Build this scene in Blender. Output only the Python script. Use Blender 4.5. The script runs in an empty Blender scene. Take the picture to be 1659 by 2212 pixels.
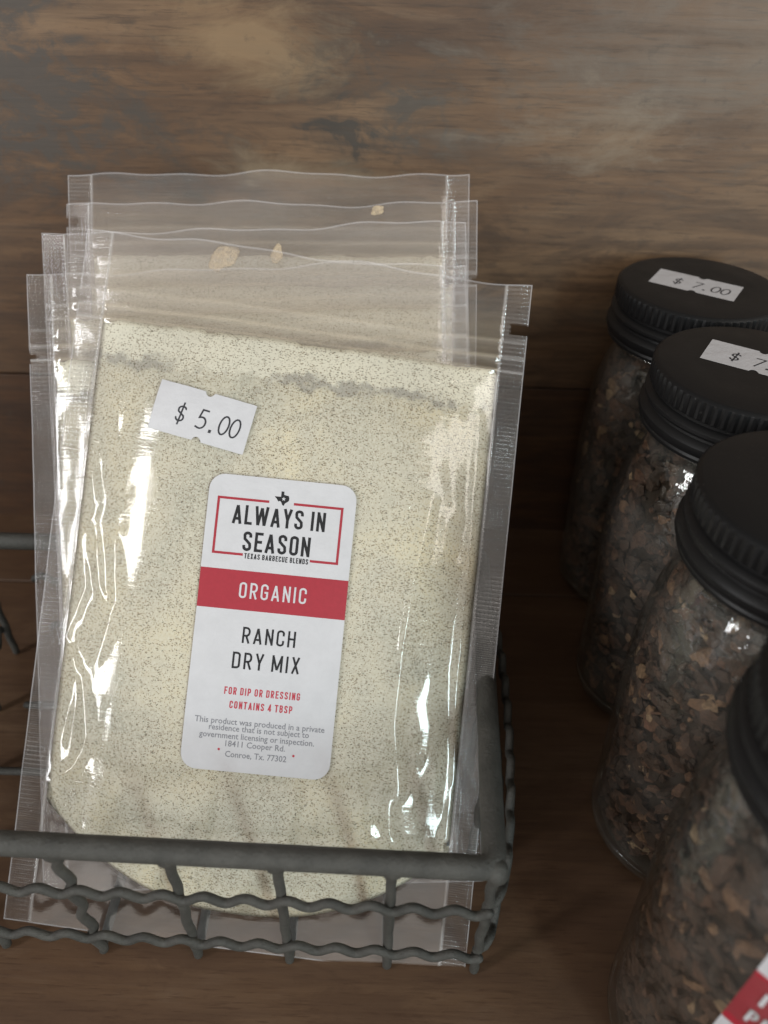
import bpy, bmesh, math, random
from math import sin, cos, pi, radians, sqrt, exp, atan2, hypot
from mathutils import Vector, Matrix, noise
from mathutils.geometry import tessellate_polygon

sc = bpy.context.scene
COL = sc.collection
MM = 0.001                                   # everything below is written in millimetres

# ---------------------------------------------------------------- camera
PITCH, ROLL = radians(38.8), radians(1.6)
cam_d = bpy.data.cameras.new('camera'); cam = bpy.data.objects.new('camera', cam_d); COL.objects.link(cam)
cam.matrix_world = (Matrix.Translation((0, 0, 281*MM)) @ Matrix.Rotation(pi/2 - PITCH, 4, 'X')
                    @ Matrix.Rotation(ROLL, 4, 'Z'))
cam_d.sensor_fit = 'HORIZONTAL'; cam_d.sensor_width = 36.0; cam_d.lens = 36.0*1661/1659
cam_d.clip_start = 0.01; cam_d.clip_end = 20
cam_d.dof.use_dof = True; cam_d.dof.focus_distance = 0.258; cam_d.dof.aperture_fstop = 11.0
sc.camera = cam

# ---------------------------------------------------------------- world and lamps
w = bpy.data.worlds.new('World'); sc.world = w; w.use_nodes = True
# soft light of the room: bright towards the shop in front, dim overhead (the next shelf) and behind
wt = w.node_tree; bg = wt.nodes['Background']; bg.inputs[1].default_value = 0.92
_tc = wt.nodes.new('ShaderNodeTexCoord'); _sp = wt.nodes.new('ShaderNodeSeparateXYZ'); wt.links.new(_tc.outputs['Generated'], _sp.inputs[0])
def _wramp(out, lo, hi, stops):
    mr = wt.nodes.new('ShaderNodeMapRange'); mr.inputs['From Min'].default_value = lo; mr.inputs['From Max'].default_value = hi
    wt.links.new(_sp.outputs[out], mr.inputs['Value'])
    cr = wt.nodes.new('ShaderNodeValToRGB'); cr.color_ramp.interpolation = 'EASE'; e = cr.color_ramp.elements
    while len(e) < len(stops): e.new(0.5)
    for k, (p, v) in enumerate(stops): e[k].position = p; e[k].color = (v, v, v, 1)
    wt.links.new(mr.outputs[0], cr.inputs[0]); return cr.outputs[0]
_m = None
for _o in (_wramp(2, -1, 1, [(0.0, 0.6), (0.55, 1.0), (0.80, 0.95), (0.93, 0.35), (1.0, 0.2)]), _wramp(1, -1, 1, [(0.0, 1.15), (0.45, 0.8), (0.75, 0.25), (1.0, 0.2)]),
           _wramp(0, -1, 1, [(0.0, 0.75), (0.5, 1.0), (1.0, 1.35)])):
    mx = wt.nodes.new('ShaderNodeMix'); mx.data_type = 'RGBA'; mx.blend_type = 'MULTIPLY'; mx.inputs[0].default_value = 1.0
    wt.links.new(_o, mx.inputs[6])
    if _m is None: mx.inputs[7].default_value = (1.0, 0.94, 0.86, 1)
    else: wt.links.new(_m, mx.inputs[7])
    _m = mx.outputs[2]
wt.links.new(_m, bg.inputs[0])

def area(name, loc, target, sx, sy, power, col):
    d = bpy.data.lights.new(name, 'AREA'); d.shape = 'RECTANGLE'; d.size = sx; d.size_y = sy
    d.energy = power; d.color = col
    o = bpy.data.objects.new(name, d); COL.objects.link(o); o.location = loc
    o.rotation_euler = (Vector(target) - Vector(loc)).to_track_quat('-Z', 'Y').to_euler()
    return o
T0 = (0, 0.24, 0.1)
area('ceiling_lamp', (0.95, -0.42, 1.05), T0, 0.70, 0.55, 5, (1.0, 0.95, 0.89))
area('shop_window', (0.54, -0.82, 0.40), T0, 0.13, 0.62, 6.5, (0.76, 0.95, 1.0))
area('side_lamp', (-0.90, -0.40, 0.43), T0, 0.14, 0.80, 6.5, (0.97, 0.98, 1.0))

sc.view_settings.view_transform = 'Standard'; sc.view_settings.look = 'None'
sc.view_settings.exposure = 0.0; sc.view_settings.gamma = 1.0
sc.view_settings.use_curve_mapping = False
cy = sc.cycles
cy.use_denoising = True
cy.transparent_max_bounces = 40; cy.max_bounces = 10; cy.transmission_bounces = 8; cy.glossy_bounces = 4
cy.sample_clamp_indirect = 6.0
cy.caustics_reflective = False; cy.caustics_refractive = False

# ---------------------------------------------------------------- node helpers
class NT:
    def __init__(s, name):
        s.m = bpy.data.materials.new(name); s.m.use_nodes = True; s.t = s.m.node_tree
        s.t.nodes.clear(); s.out = s.n('ShaderNodeOutputMaterial')
    def n(s, typ, **kw):
        nd = s.t.nodes.new(typ)
        for k, v in kw.items():
            if k.startswith('i_'):
                key = k[2:]; key = int(key) if key.isdigit() else key.replace('_', ' ')
                nd.inputs[key].default_value = v
            else: setattr(nd, k, v)
        return nd
    def l(s, a, b): s.t.links.new(a, b)
    def math(s, op, a, b=None, c=None, clamp=False):
        nd = s.n('ShaderNodeMath', operation=op); nd.use_clamp = clamp
        for i, x in enumerate((a, b, c)):
            if x is None: continue
            if isinstance(x, (int, float)): nd.inputs[i].default_value = x
            else: s.l(x, nd.inputs[i])
        return nd.outputs[0]
    def mix(s, f, a, b, blend='MIX'):
        nd = s.n('ShaderNodeMix', data_type='RGBA', blend_type=blend)
        for i, x in ((0, f), (6, a), (7, b)):
            if isinstance(x, (int, float)): nd.inputs[i].default_value = x
            elif isinstance(x, tuple): nd.inputs[i].default_value = (*x, 1)
            else: s.l(x, nd.inputs[i])
        return nd.outputs[2]
    def ramp(s, f, stops):
        nd = s.n('ShaderNodeValToRGB'); e = nd.color_ramp.elements
        while len(e) < len(stops): e.new(0.5)
        for i, (p, c) in enumerate(stops):
            e[i].position = p; e[i].color = (*c, 1) if isinstance(c, tuple) else (c, c, c, 1)
        if not isinstance(f, (int, float)): s.l(f, nd.inputs[0])
        return nd.outputs[0]
    def coords(s, scale=(1, 1, 1), loc=(0, 0, 0), rot=(0, 0, 0), src='Object'):
        tc = s.n('ShaderNodeTexCoord'); mp = s.n('ShaderNodeMapping')
        mp.inputs['Scale'].default_value = scale; mp.inputs['Location'].default_value = loc
        mp.inputs['Rotation'].default_value = rot
        s.l(tc.outputs[src], mp.inputs[0]); return mp.outputs[0]
    def noise(s, v, scale, detail=4, rough=0.55, dist=0.0):
        nd = s.n('ShaderNodeTexNoise'); nd.inputs['Scale'].default_value = scale
        nd.inputs['Detail'].default_value = detail; nd.inputs['Roughness'].default_value = rough
        nd.inputs['Distortion'].default_value = dist; s.l(v, nd.inputs['Vector']); return nd.outputs['Fac']
    def bump(s, h, strength, dist=0.001, normal=None):
        nd = s.n('ShaderNodeBump'); nd.inputs['Strength'].default_value = strength
        nd.inputs['Distance'].default_value = dist; s.l(h, nd.inputs['Height'])
        if normal: s.l(normal, nd.inputs['Normal'])
        return nd.outputs[0]
    def bsdf(s, col, rough=0.5, normal=None, spec=0.5, metal=0.0):
        nd = s.n('ShaderNodeBsdfPrincipled')
        for k, x in (('Base Color', col), ('Roughness', rough), ('Specular IOR Level', spec), ('Metallic', metal)):
            if isinstance(x, tuple): nd.inputs[k].default_value = (*x, 1)
            elif isinstance(x, (int, float)): nd.inputs[k].default_value = x
            else: s.l(x, nd.inputs[k])
        if normal: s.l(normal, nd.inputs['Normal'])
        return nd
    def schlick(s, f0, normal=None):
        """two-sided thin-sheet reflectance"""
        nd = s.n('ShaderNodeLayerWeight'); nd.inputs['Blend'].default_value = 0.5
        if normal: s.l(normal, nd.inputs['Normal'])
        return s.math('MULTIPLY_ADD', s.math('POWER', nd.outputs['Facing'], 5.0), 1-f0, f0, clamp=True)
    def done(s, sh): s.l(sh, s.out.inputs[0]); return s.m

def wood(name, wall):
    """vinyl plank: warm brown with dark knots and fine grain along x; object coords in metres"""
    t = NT(name)
    ax = (1, 1, 1)
    grain = t.coords(scale=(9, 60, 150) if wall else (9, 150, 60))
    grain2 = t.coords(scale=(22, 200, 420) if wall else (22, 420, 200))
    soft = t.coords(scale=(6, 12, 15) if wall else (6, 15, 12))
    blot = t.coords(scale=(26, 30, 34) if wall else (26, 34, 30))
    g1 = t.noise(grain, 1.0, 5, 0.6, 0.6); g2 = t.noise(grain2, 1.0, 4, 0.65, 0.2)
    s1 = t.noise(soft, 1.0, 3, 0.5, 0.8); b1 = t.noise(blot, 1.0, 6, 0.68, 1.2)
    base = t.ramp(s1, [(0.30, (0.064, 0.036, 0.019)), (0.50, (0.112, 0.070, 0.040)), (0.70, (0.172, 0.122, 0.080))])
    mid_ = t.coords(scale=(20, 45, 62) if wall else (20, 62, 45))
    g3 = t.noise(mid_, 1.0, 6, 0.7, 1.0)
    base = t.mix(t.math('MULTIPLY', t.ramp(g3, [(0.40, 1.0), (0.52, 0.0)]), 0.55), base, (0.040, 0.026, 0.018))
    base = t.mix(t.math('MULTIPLY', t.ramp(g3, [(0.54, 0.0), (0.68, 1.0)]), 0.30), base, (0.185, 0.140, 0.100))
    base = t.mix(t.math('MULTIPLY', t.ramp(g1, [(0.40, 0.0), (0.62, 1.0)]), 0.60), base, (0.052, 0.032, 0.020))
    base = t.mix(t.math('MULTIPLY', t.ramp(g2, [(0.50, 0.0), (0.68, 1.0)]), 0.34 if wall else 0.5), base, (0.030, 0.019, 0.013))
    pore = t.coords(scale=(70, 500, 900) if wall else (70, 900, 500))
    base = t.mix(t.math('MULTIPLY', t.ramp(t.noise(pore, 1.0, 3, 0.6, 0.3), [(0.56, 0.0), (0.66, 1.0)]), 0.40 if wall else 0.6), base, (0.022, 0.014, 0.009))
    if wall:
        pos = t.n('ShaderNodeTexCoord').outputs['Object']
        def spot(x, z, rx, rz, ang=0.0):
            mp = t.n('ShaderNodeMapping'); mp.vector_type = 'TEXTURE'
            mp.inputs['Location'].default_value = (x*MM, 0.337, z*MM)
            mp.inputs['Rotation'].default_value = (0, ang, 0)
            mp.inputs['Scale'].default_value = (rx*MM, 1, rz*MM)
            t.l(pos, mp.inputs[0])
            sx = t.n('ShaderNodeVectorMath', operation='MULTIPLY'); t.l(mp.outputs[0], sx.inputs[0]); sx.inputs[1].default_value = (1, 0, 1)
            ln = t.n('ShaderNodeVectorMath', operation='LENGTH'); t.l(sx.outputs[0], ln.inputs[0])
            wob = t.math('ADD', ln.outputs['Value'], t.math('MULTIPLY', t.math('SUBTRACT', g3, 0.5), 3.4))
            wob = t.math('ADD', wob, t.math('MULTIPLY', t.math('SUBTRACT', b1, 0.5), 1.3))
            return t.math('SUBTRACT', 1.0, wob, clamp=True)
        zz = t.n('ShaderNodeSeparateXYZ'); t.l(pos, zz.inputs[0])
        base = t.mix(t.math('LESS_THAN', zz.outputs[2], 0.0915), base, t.mix(1.0, base, (0.64, 0.54, 0.46), 'MULTIPLY'))  # lower board: darker, redder wood with the low wall's shade painted in
        base = t.mix(1.0, base, (0.94, 0.80, 0.645), 'MULTIPLY')
        mott = t.ramp(t.noise(blot, 3.2, 6, 0.7, 1.0), [(0.44, 0.0), (0.58, 1.0)])
        # grey weathered bark zone at upper left, dark knots in the middle, amber and pale patches, pale sheen painted in at upper right
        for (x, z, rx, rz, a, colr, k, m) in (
                (-150, 222, 74, 46, 0.5, (0.045, 0.038, 0.032), 1.5, True), (-96, 200, 42, 10, 0.9, (0.045, 0.035, 0.027), 1.1, True),
                (-27, 226, 22, 20, 0.3, (0.034, 0.028, 0.022), 1.6, True), (-21, 205, 20, 16, 0.4, (0.026, 0.022, 0.018), 1.9, True),
                (5, 215, 30, 22, 0.2, (0.05, 0.042, 0.034), 1.0, True), (-66, 192, 30, 12, 0.7, (0.05, 0.036, 0.026), 1.0, True),
                (-58, 238, 44, 18, 0.2, (0.21, 0.135, 0.07), 0.75, False), (88, 205, 40, 16, 0.1, (0.19, 0.135, 0.085), 0.6, False),
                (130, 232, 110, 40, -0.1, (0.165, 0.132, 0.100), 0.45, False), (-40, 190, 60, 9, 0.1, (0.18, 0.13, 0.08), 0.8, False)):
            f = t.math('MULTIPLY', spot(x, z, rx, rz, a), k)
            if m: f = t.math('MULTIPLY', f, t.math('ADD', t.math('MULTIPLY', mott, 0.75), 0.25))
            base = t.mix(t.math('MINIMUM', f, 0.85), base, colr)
    fleck = t.ramp(t.noise(blot, 7.0, 3, 0.6), [(0.60, 0.0), (0.72, 1.0)])
    base = t.mix(t.math('MULTIPLY', fleck, 0.35), base, (0.04, 0.028, 0.02))
    if not wall:
        base = t.mix(0.42, base, (0.105, 0.046, 0.020))
    h = t.math('ADD', g1, t.math('MULTIPLY', g2, 0.6))
    r = t.math('ADD', 0.42, t.math('MULTIPLY', g1, 0.22))
    return t.done(t.bsdf(base, r, t.bump(h, 0.25, 0.0004), 0.5).outputs[0])

def film(name, seed=0, emb=1.0, haze=0.045):
    """clear nylon pouch film.  UV: u = x/100 mm, v = distance from the top/100 mm"""
    t = NT(name)
    uv = t.n('ShaderNodeTexCoord').outputs['UV']
    sp = t.n('ShaderNodeSeparateXYZ'); t.l(uv, sp.inputs[0]); u, v = sp.outputs[0], sp.outputs[1]
    au = t.math('ABSOLUTE', u)
    def line(c, at, wd):                     # soft line mask around coordinate value `at`
        return t.math('SUBTRACT', 1.0, t.math('DIVIDE', t.math('ABSOLUTE', t.math('SUBTRACT', c, at)), wd), clamp=True)
    seal = t.math('GREATER_THAN', au, 0.695)
    sl = t.math('MULTIPLY', line(au, 0.695, 0.008), 0.28)
    zp = t.math('ADD', t.math('MULTIPLY', line(v, 0.262, 0.010), 0.16), t.math('MULTIPLY', line(v, 0.310, 0.008), 0.20))
    zp = t.math('ADD', zp, t.math('MULTIPLY', line(v, 0.205, 0.008), 0.10))
    nz = t.noise(uv, 9.0, 5, 0.65); nf = t.noise(uv, 160.0, 3, 0.6)
    dust = t.ramp(t.noise(uv, 70.0, 4, 0.75), [(0.64, 0.0), (0.72, 1.0)])
    st = t.n('ShaderNodeMapping'); st.inputs['Scale'].default_value = (3, 26, 1); t.l(uv, st.inputs[0])
    streak = t.ramp(t.noise(st.outputs[0], 1.5, 4, 0.6, 0.6), [(0.45, 0.0), (0.75, 1.0)])
    hz = t.math('ADD', haze*0.6, t.math('MULTIPLY', nz, haze*0.8))
    hz = t.math('ADD', hz, t.math('MULTIPLY', streak, 0.02))
    hz = t.math('ADD', hz, t.math('MULTIPLY', dust, 0.22))
    rb = t.math('MULTIPLY_ADD', t.math('SINE', t.math('MULTIPLY', v, 2*pi*68)), 0.5, 0.5)
    rc = t.math('MULTIPLY_ADD', t.math('SINE', t.math('MULTIPLY', u, 2*pi*75)), 0.3, 0.7)
    rb = t.math('MULTIPLY', t.math('MULTIPLY', t.math('MULTIPLY', rb, rc), seal), t.ramp(t.noise(uv, 4.0, 2, 0.5), [(0.45, 0.0), (0.68, 0.16)]))
    hz = t.math('ADD', hz, rb)
    hz = t.math('ADD', t.math('ADD', hz, sl), zp, clamp=True)
    # embossed mesh: ribs in the seal, small squares elsewhere
    gx = t.math('SINE', t.math('MULTIPLY', u, 2*pi*75)); gy = t.math('SINE', t.math('MULTIPLY', v, 2*pi*68))
    amp = t.math('ADD', 0.02, t.math('MULTIPLY', seal, 0.9*emb))
    ribs = t.math('MULTIPLY', t.math('ADD', t.math('MULTIPLY', gx, 0.25), gy), amp)
    h = t.math('ADD', t.math('MULTIPLY', ribs, 0.40), t.math('MULTIPLY', nf, 0.03))
    h = t.math('ADD', h, t.math('MULTIPLY', streak, 0.08))
    bm = t.bump(h, 0.55, 0.0006)
    gl = t.n('ShaderNodeBsdfGlossy'); gl.inputs['Roughness'].default_value = 0.06; gl.inputs['Color'].default_value = (1, 1, 1, 1); t.l(bm, gl.inputs['Normal'])
    fr = t.schlick(0.05, bm)
    tr = t.n('ShaderNodeBsdfTransparent'); tr.inputs['Color'].default_value = (0.995, 0.992, 0.995, 1)
    df = t.n('ShaderNodeBsdfDiffuse'); df.inputs['Color'].default_value = (0.78, 0.76, 0.75, 1)
    tl = t.n('ShaderNodeBsdfTranslucent'); tl.inputs['Color'].default_value = (0.78, 0.76, 0.75, 1)
    dt = t.n('ShaderNodeMixShader'); dt.inputs[0].default_value = 0.35; t.l(df.outputs[0], dt.inputs[1]); t.l(tl.outputs[0], dt.inputs[2])
    neck = t.math('MULTIPLY', t.math('LESS_THAN', au, 0.69), t.math('MULTIPLY', t.math('LESS_THAN', v, 0.33), t.ramp(v, [(0.03, 0.0), (0.16, 1.0)])))
    dcol = t.mix(neck, (0.78, 0.76, 0.75), (0.80, 0.70, 0.54)); t.l(dcol, df.inputs['Color']); t.l(dcol, tl.inputs['Color'])
    hz = t.math('ADD', hz, t.math('MULTIPLY', neck, t.math('ADD', 0.015, t.math('MULTIPLY', nz, 0.085))), clamp=True)
    m1 = t.n('ShaderNodeMixShader'); t.l(hz, m1.inputs[0]); t.l(tr.outputs[0], m1.inputs[1]); t.l(dt.outputs[0], m1.inputs[2])
    m2 = t.n('ShaderNodeMixShader'); t.l(fr, m2.inputs[0]); t.l(m1.outputs[0], m2.inputs[1]); t.l(gl.outputs[0], m2.inputs[2])
    return t.done(m2.outputs[0])

def edge_mat():
    t = NT('cut_film_edge')
    tr = t.n('ShaderNodeBsdfTransparent'); df = t.bsdf((0.78, 0.77, 0.80), 0.3, None, 0.6)
    m = t.n('ShaderNodeMixShader'); m.inputs[0].default_value = 0.16
    t.l(tr.outputs[0], m.inputs[1]); t.l(df.outputs[0], m.inputs[2]); return t.done(m.outputs[0])

def lump_mat():
    t = NT('powder_lump')
    n1 = t.noise(t.coords(scale=(1000, 1000, 1000)), 0.5, 4, 0.7)
    d = t.bsdf((0.66, 0.53, 0.36), 0.8, t.bump(n1, 0.4, 0.0005), 0.2); tr = t.n('ShaderNodeBsdfTransparent')
    m = t.n('ShaderNodeMixShader'); t.l(t.ramp(n1, [(0.35, 0.10), (0.65, 0.75)]), m.inputs[0])
    t.l(tr.outputs[0], m.inputs[1]); t.l(d.outputs[0], m.inputs[2]); return t.done(m.outputs[0])

def powder_mat():
    t = NT('ranch_powder')
    v = t.coords(scale=(1000, 1000, 1000))               # millimetres
    big = t.noise(v, 0.026, 4, 0.6, 0.4); mid = t.noise(v, 0.16, 4, 0.65); fine = t.noise(v, 1.1, 4, 0.7)
    base = t.ramp(big, [(0.32, (0.350, 0.338, 0.272)), (0.48, (0.470, 0.432, 0.335)), (0.66, (0.60, 0.53, 0.365))])
    base = t.mix(t.ramp(fine, [(0.40, 0.0), (0.66, 0.9)]), base, (0.585, 0.56, 0.455))
    sp = t.n('ShaderNodeSeparateXYZ'); t.l(v, sp.inputs[0])
    yy = t.math('ADD', sp.outputs[1], t.math('MULTIPLY', t.math('SUBTRACT', mid, 0.5), 16.0))
    loose = t.ramp(t.math('MULTIPLY_ADD', yy, 0.05, 2.75), [(0.38, 0.0), (0.52, 1.0)])
    base = t.mix(t.math('MULTIPLY', loose, 0.7), base, (0.72, 0.69, 0.57))
    void = t.math('SUBTRACT', 1.0, t.math('DIVIDE', t.math('ABSOLUTE', t.math('ADD', yy, 45.5)), 3.6), clamp=True)
    void = t.math('MULTIPLY', void, t.ramp(t.noise(v, 0.055, 4, 0.6), [(0.46, 0.0), (0.60, 1.0)]))
    base = t.mix(t.math('MINIMUM', t.math('MULTIPLY', void, 1.6), 0.85), base, (0.33, 0.315, 0.27))
    # herb flecks: two sizes, short dashes
    for sc_, thr, colr, st, dens in ((0.98, 0.31, (0.130, 0.092, 0.045), (1.0, 1.9, 1), 0.50), (1.25, 0.27, (0.18, 0.12, 0.058), (1.8, 1.0, 1), 0.56), (0.60, 0.21, (0.075, 0.072, 0.042), (1.2, 2.0, 1), 0.34), (0.45, 0.13, (0.06, 0.045, 0.03), (1.6, 1.0, 1), 0.14)):
        mp = t.n('ShaderNodeMapping'); mp.inputs['Scale'].default_value = st; mp.inputs['Rotation'].default_value = (0, 0, 0.7*sc_ + 0.3); t.l(v, mp.inputs[0])
        wv = t.n('ShaderNodeVectorMath', operation='ADD'); t.l(mp.outputs[0], wv.inputs[0])
        nn = t.n('ShaderNodeTexNoise'); nn.inputs['Scale'].default_value = 0.9; t.l(v, nn.inputs['Vector'])
        sm = t.n('ShaderNodeVectorMath', operation='SCALE'); sm.inputs['Scale'].default_value = 1.6; t.l(nn.outputs['Color'], sm.inputs[0]); t.l(sm.outputs[0], wv.inputs[1])
        vo = t.n('ShaderNodeTexVoronoi'); vo.inputs['Scale'].default_value = sc_; t.l(wv.outputs[0], vo.inputs['Vector'])
        sr = t.n('ShaderNodeSeparateColor'); t.l(vo.outputs['Color'], sr.inputs[0])
        den = t.math('ADD', dens - 0.93, t.math('MULTIPLY', t.math('ADD', mid, t.noise(v, 0.05, 3, 0.6)), 0.95))
        on = t.math('LESS_THAN', sr.outputs[0], den)
        near = t.ramp(vo.outputs['Distance'], [(thr*0.75, 1.0), (thr*1.35, 0.0)])
        base = t.mix(t.math('MULTIPLY', t.math('MULTIPLY', on, near), 0.80), base, colr)
    bm = t.bump(fine, 0.5, 0.0005)
    return t.done(t.bsdf(base, 0.85, bm, 0.2).outputs[0])

def plain(name, col, rough=0.5, spec=0.5, nscale=None, nstr=0.2, var=0.0, bd=0.0004):
    t = NT(name); nrm = None; c = col
    if nscale:
        n1 = t.noise(t.coords(scale=(1000, 1000, 1000)), nscale, 5, 0.65)
        nrm = t.bump(n1, nstr, bd)
        if var: c = t.mix(t.ramp(n1, [(0.35, 0.0), (0.68, 1.0)]), tuple(x*(1-var) for x in col), tuple(min(1, x*(1+var)) for x in col))
    return t.done(t.bsdf(c, rough, nrm, spec).outputs[0])

def glass_mat():
    t = NT('clear_jar_glass')
    v = t.coords(scale=(1000, 1000, 1000))
    n1 = t.noise(v, 0.10, 3, 0.5); bm = t.bump(n1, 0.50, 0.003)
    fr = t.schlick(0.055, bm)
    gl = t.n('ShaderNodeBsdfGlossy'); gl.inputs['Roughness'].default_value = 0.04; t.l(bm, gl.inputs['Normal'])
    tr = t.n('ShaderNodeBsdfTransparent'); tr.inputs['Color'].default_value = (0.93, 0.95, 0.93, 1)
    df = t.n('ShaderNodeBsdfDiffuse'); df.inputs['Color'].default_value = (0.6, 0.6, 0.58, 1)
    m0 = t.n('ShaderNodeMixShader'); t.l(t.math('MULTIPLY', t.ramp(t.noise(v, 0.05, 4, 0.6), [(0.35, 0.0), (0.8, 1.0)]), 0.06), m0.inputs[0]); t.l(tr.outputs[0], m0.inputs[1]); t.l(df.outputs[0], m0.inputs[2])
    m = t.n('ShaderNodeMixShader'); t.l(fr, m.inputs[0]); t.l(m0.outputs[0], m.inputs[1]); t.l(gl.outputs[0], m.inputs[2])
    return t.done(m.outputs[0])

def lid_mat():
    t = NT('black_lid_plastic')
    v = t.coords(scale=(1000, 1000, 1000)); n1 = t.noise(v, 1.3, 4, 0.65); n2 = t.noise(v, 0.08, 5, 0.6)
    dust = t.ramp(t.noise(v, 0.9, 3, 0.8), [(0.685, 0.0), (0.72, 1.0)])
    c = t.mix(t.math('MULTIPLY', dust, 0.5), (0.009, 0.009, 0.0095), (0.16, 0.15, 0.14))
    r = t.math('MULTIPLY_ADD', n2, 0.25, 0.28)
    return t.done(t.bsdf(c, r, t.bump(n1, 0.12, 0.0004), 0.24).outputs[0])

def chips_mat():
    t = NT('spice_granules')
    g = t.n('ShaderNodeNewGeometry')
    c = t.ramp(g.outputs['Random Per Island'], [(0.0, (0.050, 0.030, 0.023)), (0.45, (0.085, 0.047, 0.034)), (0.74, (0.125, 0.062, 0.042)), (0.90, (0.18, 0.085, 0.054)), (0.97, (0.32, 0.17, 0.10)), (0.995, (0.45, 0.29, 0.18))])
    n1 = t.noise(t.coords(scale=(1000, 1000, 1000)), 0.9, 4, 0.7)
    c = t.mix(t.ramp(n1, [(0.4, 0.0), (0.7, 0.6)]), c, (0.018, 0.012, 0.009))
    return t.done(t.bsdf(c, 0.7, t.bump(n1, 0.6, 0.001), 0.35).outputs[0])

def wire_mat():
    t = NT('galvanised_grey_wire')
    v = t.coords(scale=(1000, 1000, 1000))
    n1 = t.noise(v, 0.9, 5, 0.7); n2 = t.noise(v, 0.12, 4, 0.6)
    c = t.ramp(n2, [(0.3, (0.034, 0.033, 0.029)), (0.7, (0.064, 0.061, 0.054))])
    c = t.mix(t.ramp(n1, [(0.55, 0.0), (0.75, 0.6)]), c, (0.030, 0.030, 0.027))
    return t.done(t.bsdf(c, 0.58, t.bump(n1, 0.8, 0.0007), 0.45).outputs[0])

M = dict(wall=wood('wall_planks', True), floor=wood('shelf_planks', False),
         film=film('clear_film', haze=0.019), film_back=film('clear_back_film', emb=1.0, haze=0.019),
         edge=edge_mat(),
         powder=powder_mat(), paper=plain('white_label_paper', (0.50, 0.495, 0.515), 0.45, 0.45, 0.16, 0.35, 0.03, 0.0012),
         red=plain('red_label_ink', (0.31, 0.018, 0.032), 0.5, 0.4, 0.7, 0.05, 0.05),
         black=plain('black_label_ink', (0.012, 0.012, 0.014), 0.6, 0.3), grey=plain('grey_small_print', (0.20, 0.20, 0.22), 0.6, 0.3),
         redtext=plain('red_small_print', (0.40, 0.035, 0.055), 0.6, 0.3), ink=plain('price_ink', (0.03, 0.03, 0.035), 0.6, 0.3),
         wire=wire_mat(), lid=lid_mat(),
         glass=glass_mat(), chips=chips_mat(), core=plain('packed_spice', (0.035, 0.022, 0.016), 0.9, 0.1),
         clump=lump_mat())

# ---------------------------------------------------------------- mesh helpers (mm in, metres out)
def link(name, bm, mats, parent=None, smooth=True, mw=None):
    for vtx in bm.verts: vtx.co *= MM
    me = bpy.data.meshes.new(name); bm.to_mesh(me); bm.free()
    for m in (mats if isinstance(mats, (list, tuple)) else [mats]): me.materials.append(m)
    if smooth:
        me.polygons.foreach_set('use_smooth', [True]*len(me.polygons))
    o = bpy.data.objects.new(name, me); COL.objects.link(o)
    if parent: o.parent = parent
    if mw is not None: o.matrix_local = mw
    return o
def thing(name, label, cat, mat4=None, group=None):
    o = bpy.data.objects.new(name, None); COL.objects.link(o); o.empty_display_size = 0.02
    o['label'] = label; o['category'] = cat
    if group: o['group'] = group
    if mat4 is not None: o.matrix_world = mat4
    return o
def struct(o): o['kind'] = 'structure'; return o

def tube(bm, pts, rad, seg=10, caps=True):
    """swept tube; rad is a number or a list per point"""
    pts = [Vector(p) for p in pts]; n = len(pts)
    rads = rad if isinstance(rad, list) else [rad]*n
    rings = []; up = None
    for i, p in enumerate(pts):
        tg = (pts[min(i+1, n-1)] - pts[max(i-1, 0)]).normalized()
        if up is None:
            a = Vector((0, 0, 1)) if abs(tg.z) < 0.9 else Vector((0, 1, 0)); up = (a - tg*a.dot(tg)).normalized()
        else: up = (up - tg*up.dot(tg)).normalized()
        s = tg.cross(up)
        rings.append([bm.verts.new(p + (up*cos(2*pi*k/seg) + s*sin(2*pi*k/seg))*rads[i]) for k in range(seg)])
    for a, b in zip(rings, rings[1:]):
        for k in range(seg): bm.faces.new((a[k], a[(k+1) % seg], b[(k+1) % seg], b[k]))
    if caps:
        for rg, sg in ((rings[0], -1), (rings[-1], 1)):
            c = sum((q.co for q in rg), Vector())/seg
            tg = (pts[-1]-pts[-2]).normalized() if sg > 0 else (pts[0]-pts[1]).normalized()
            r = rads[-1] if sg > 0 else rads[0]
            mid = [bm.verts.new(c + (q.co-c)*0.7 + tg*r*0.6) for q in rg]; tip = bm.verts.new(c + tg*r*0.85)
            for k in range(seg):
                k2 = (k+1) % seg
                f = (rg[k], rg[k2], mid[k2], mid[k]) if sg > 0 else (rg[k2], rg[k], mid[k], mid[k2])
                bm.faces.new(f); bm.faces.new((mid[k], mid[k2], tip) if sg > 0 else (mid[k2], mid[k], tip))

def lathe(bm, prof, seg=64, rfun=None):
    rings = []
    for (r, z) in prof:
        if r < 1e-6: rings.append([bm.verts.new((0, 0, z))])
        else: rings.append([bm.verts.new(((r + (rfun(k, z, r) if rfun else 0))*cos(2*pi*k/seg), (r + (rfun(k, z, r) if rfun else 0))*sin(2*pi*k/seg), z)) for k in range(seg)])
    for a, b in zip(rings, rings[1:]):
        if len(a) == 1 and len(b) == 1: continue
        for k in range(seg):
            k2 = (k+1) % seg
            if len(a) == 1: bm.faces.new((a[0], b[k2], b[k]))
            elif len(b) == 1: bm.faces.new((a[k], a[k2], b[0]))
            else: bm.faces.new((a[k], a[k2], b[k2], b[k]))

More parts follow.
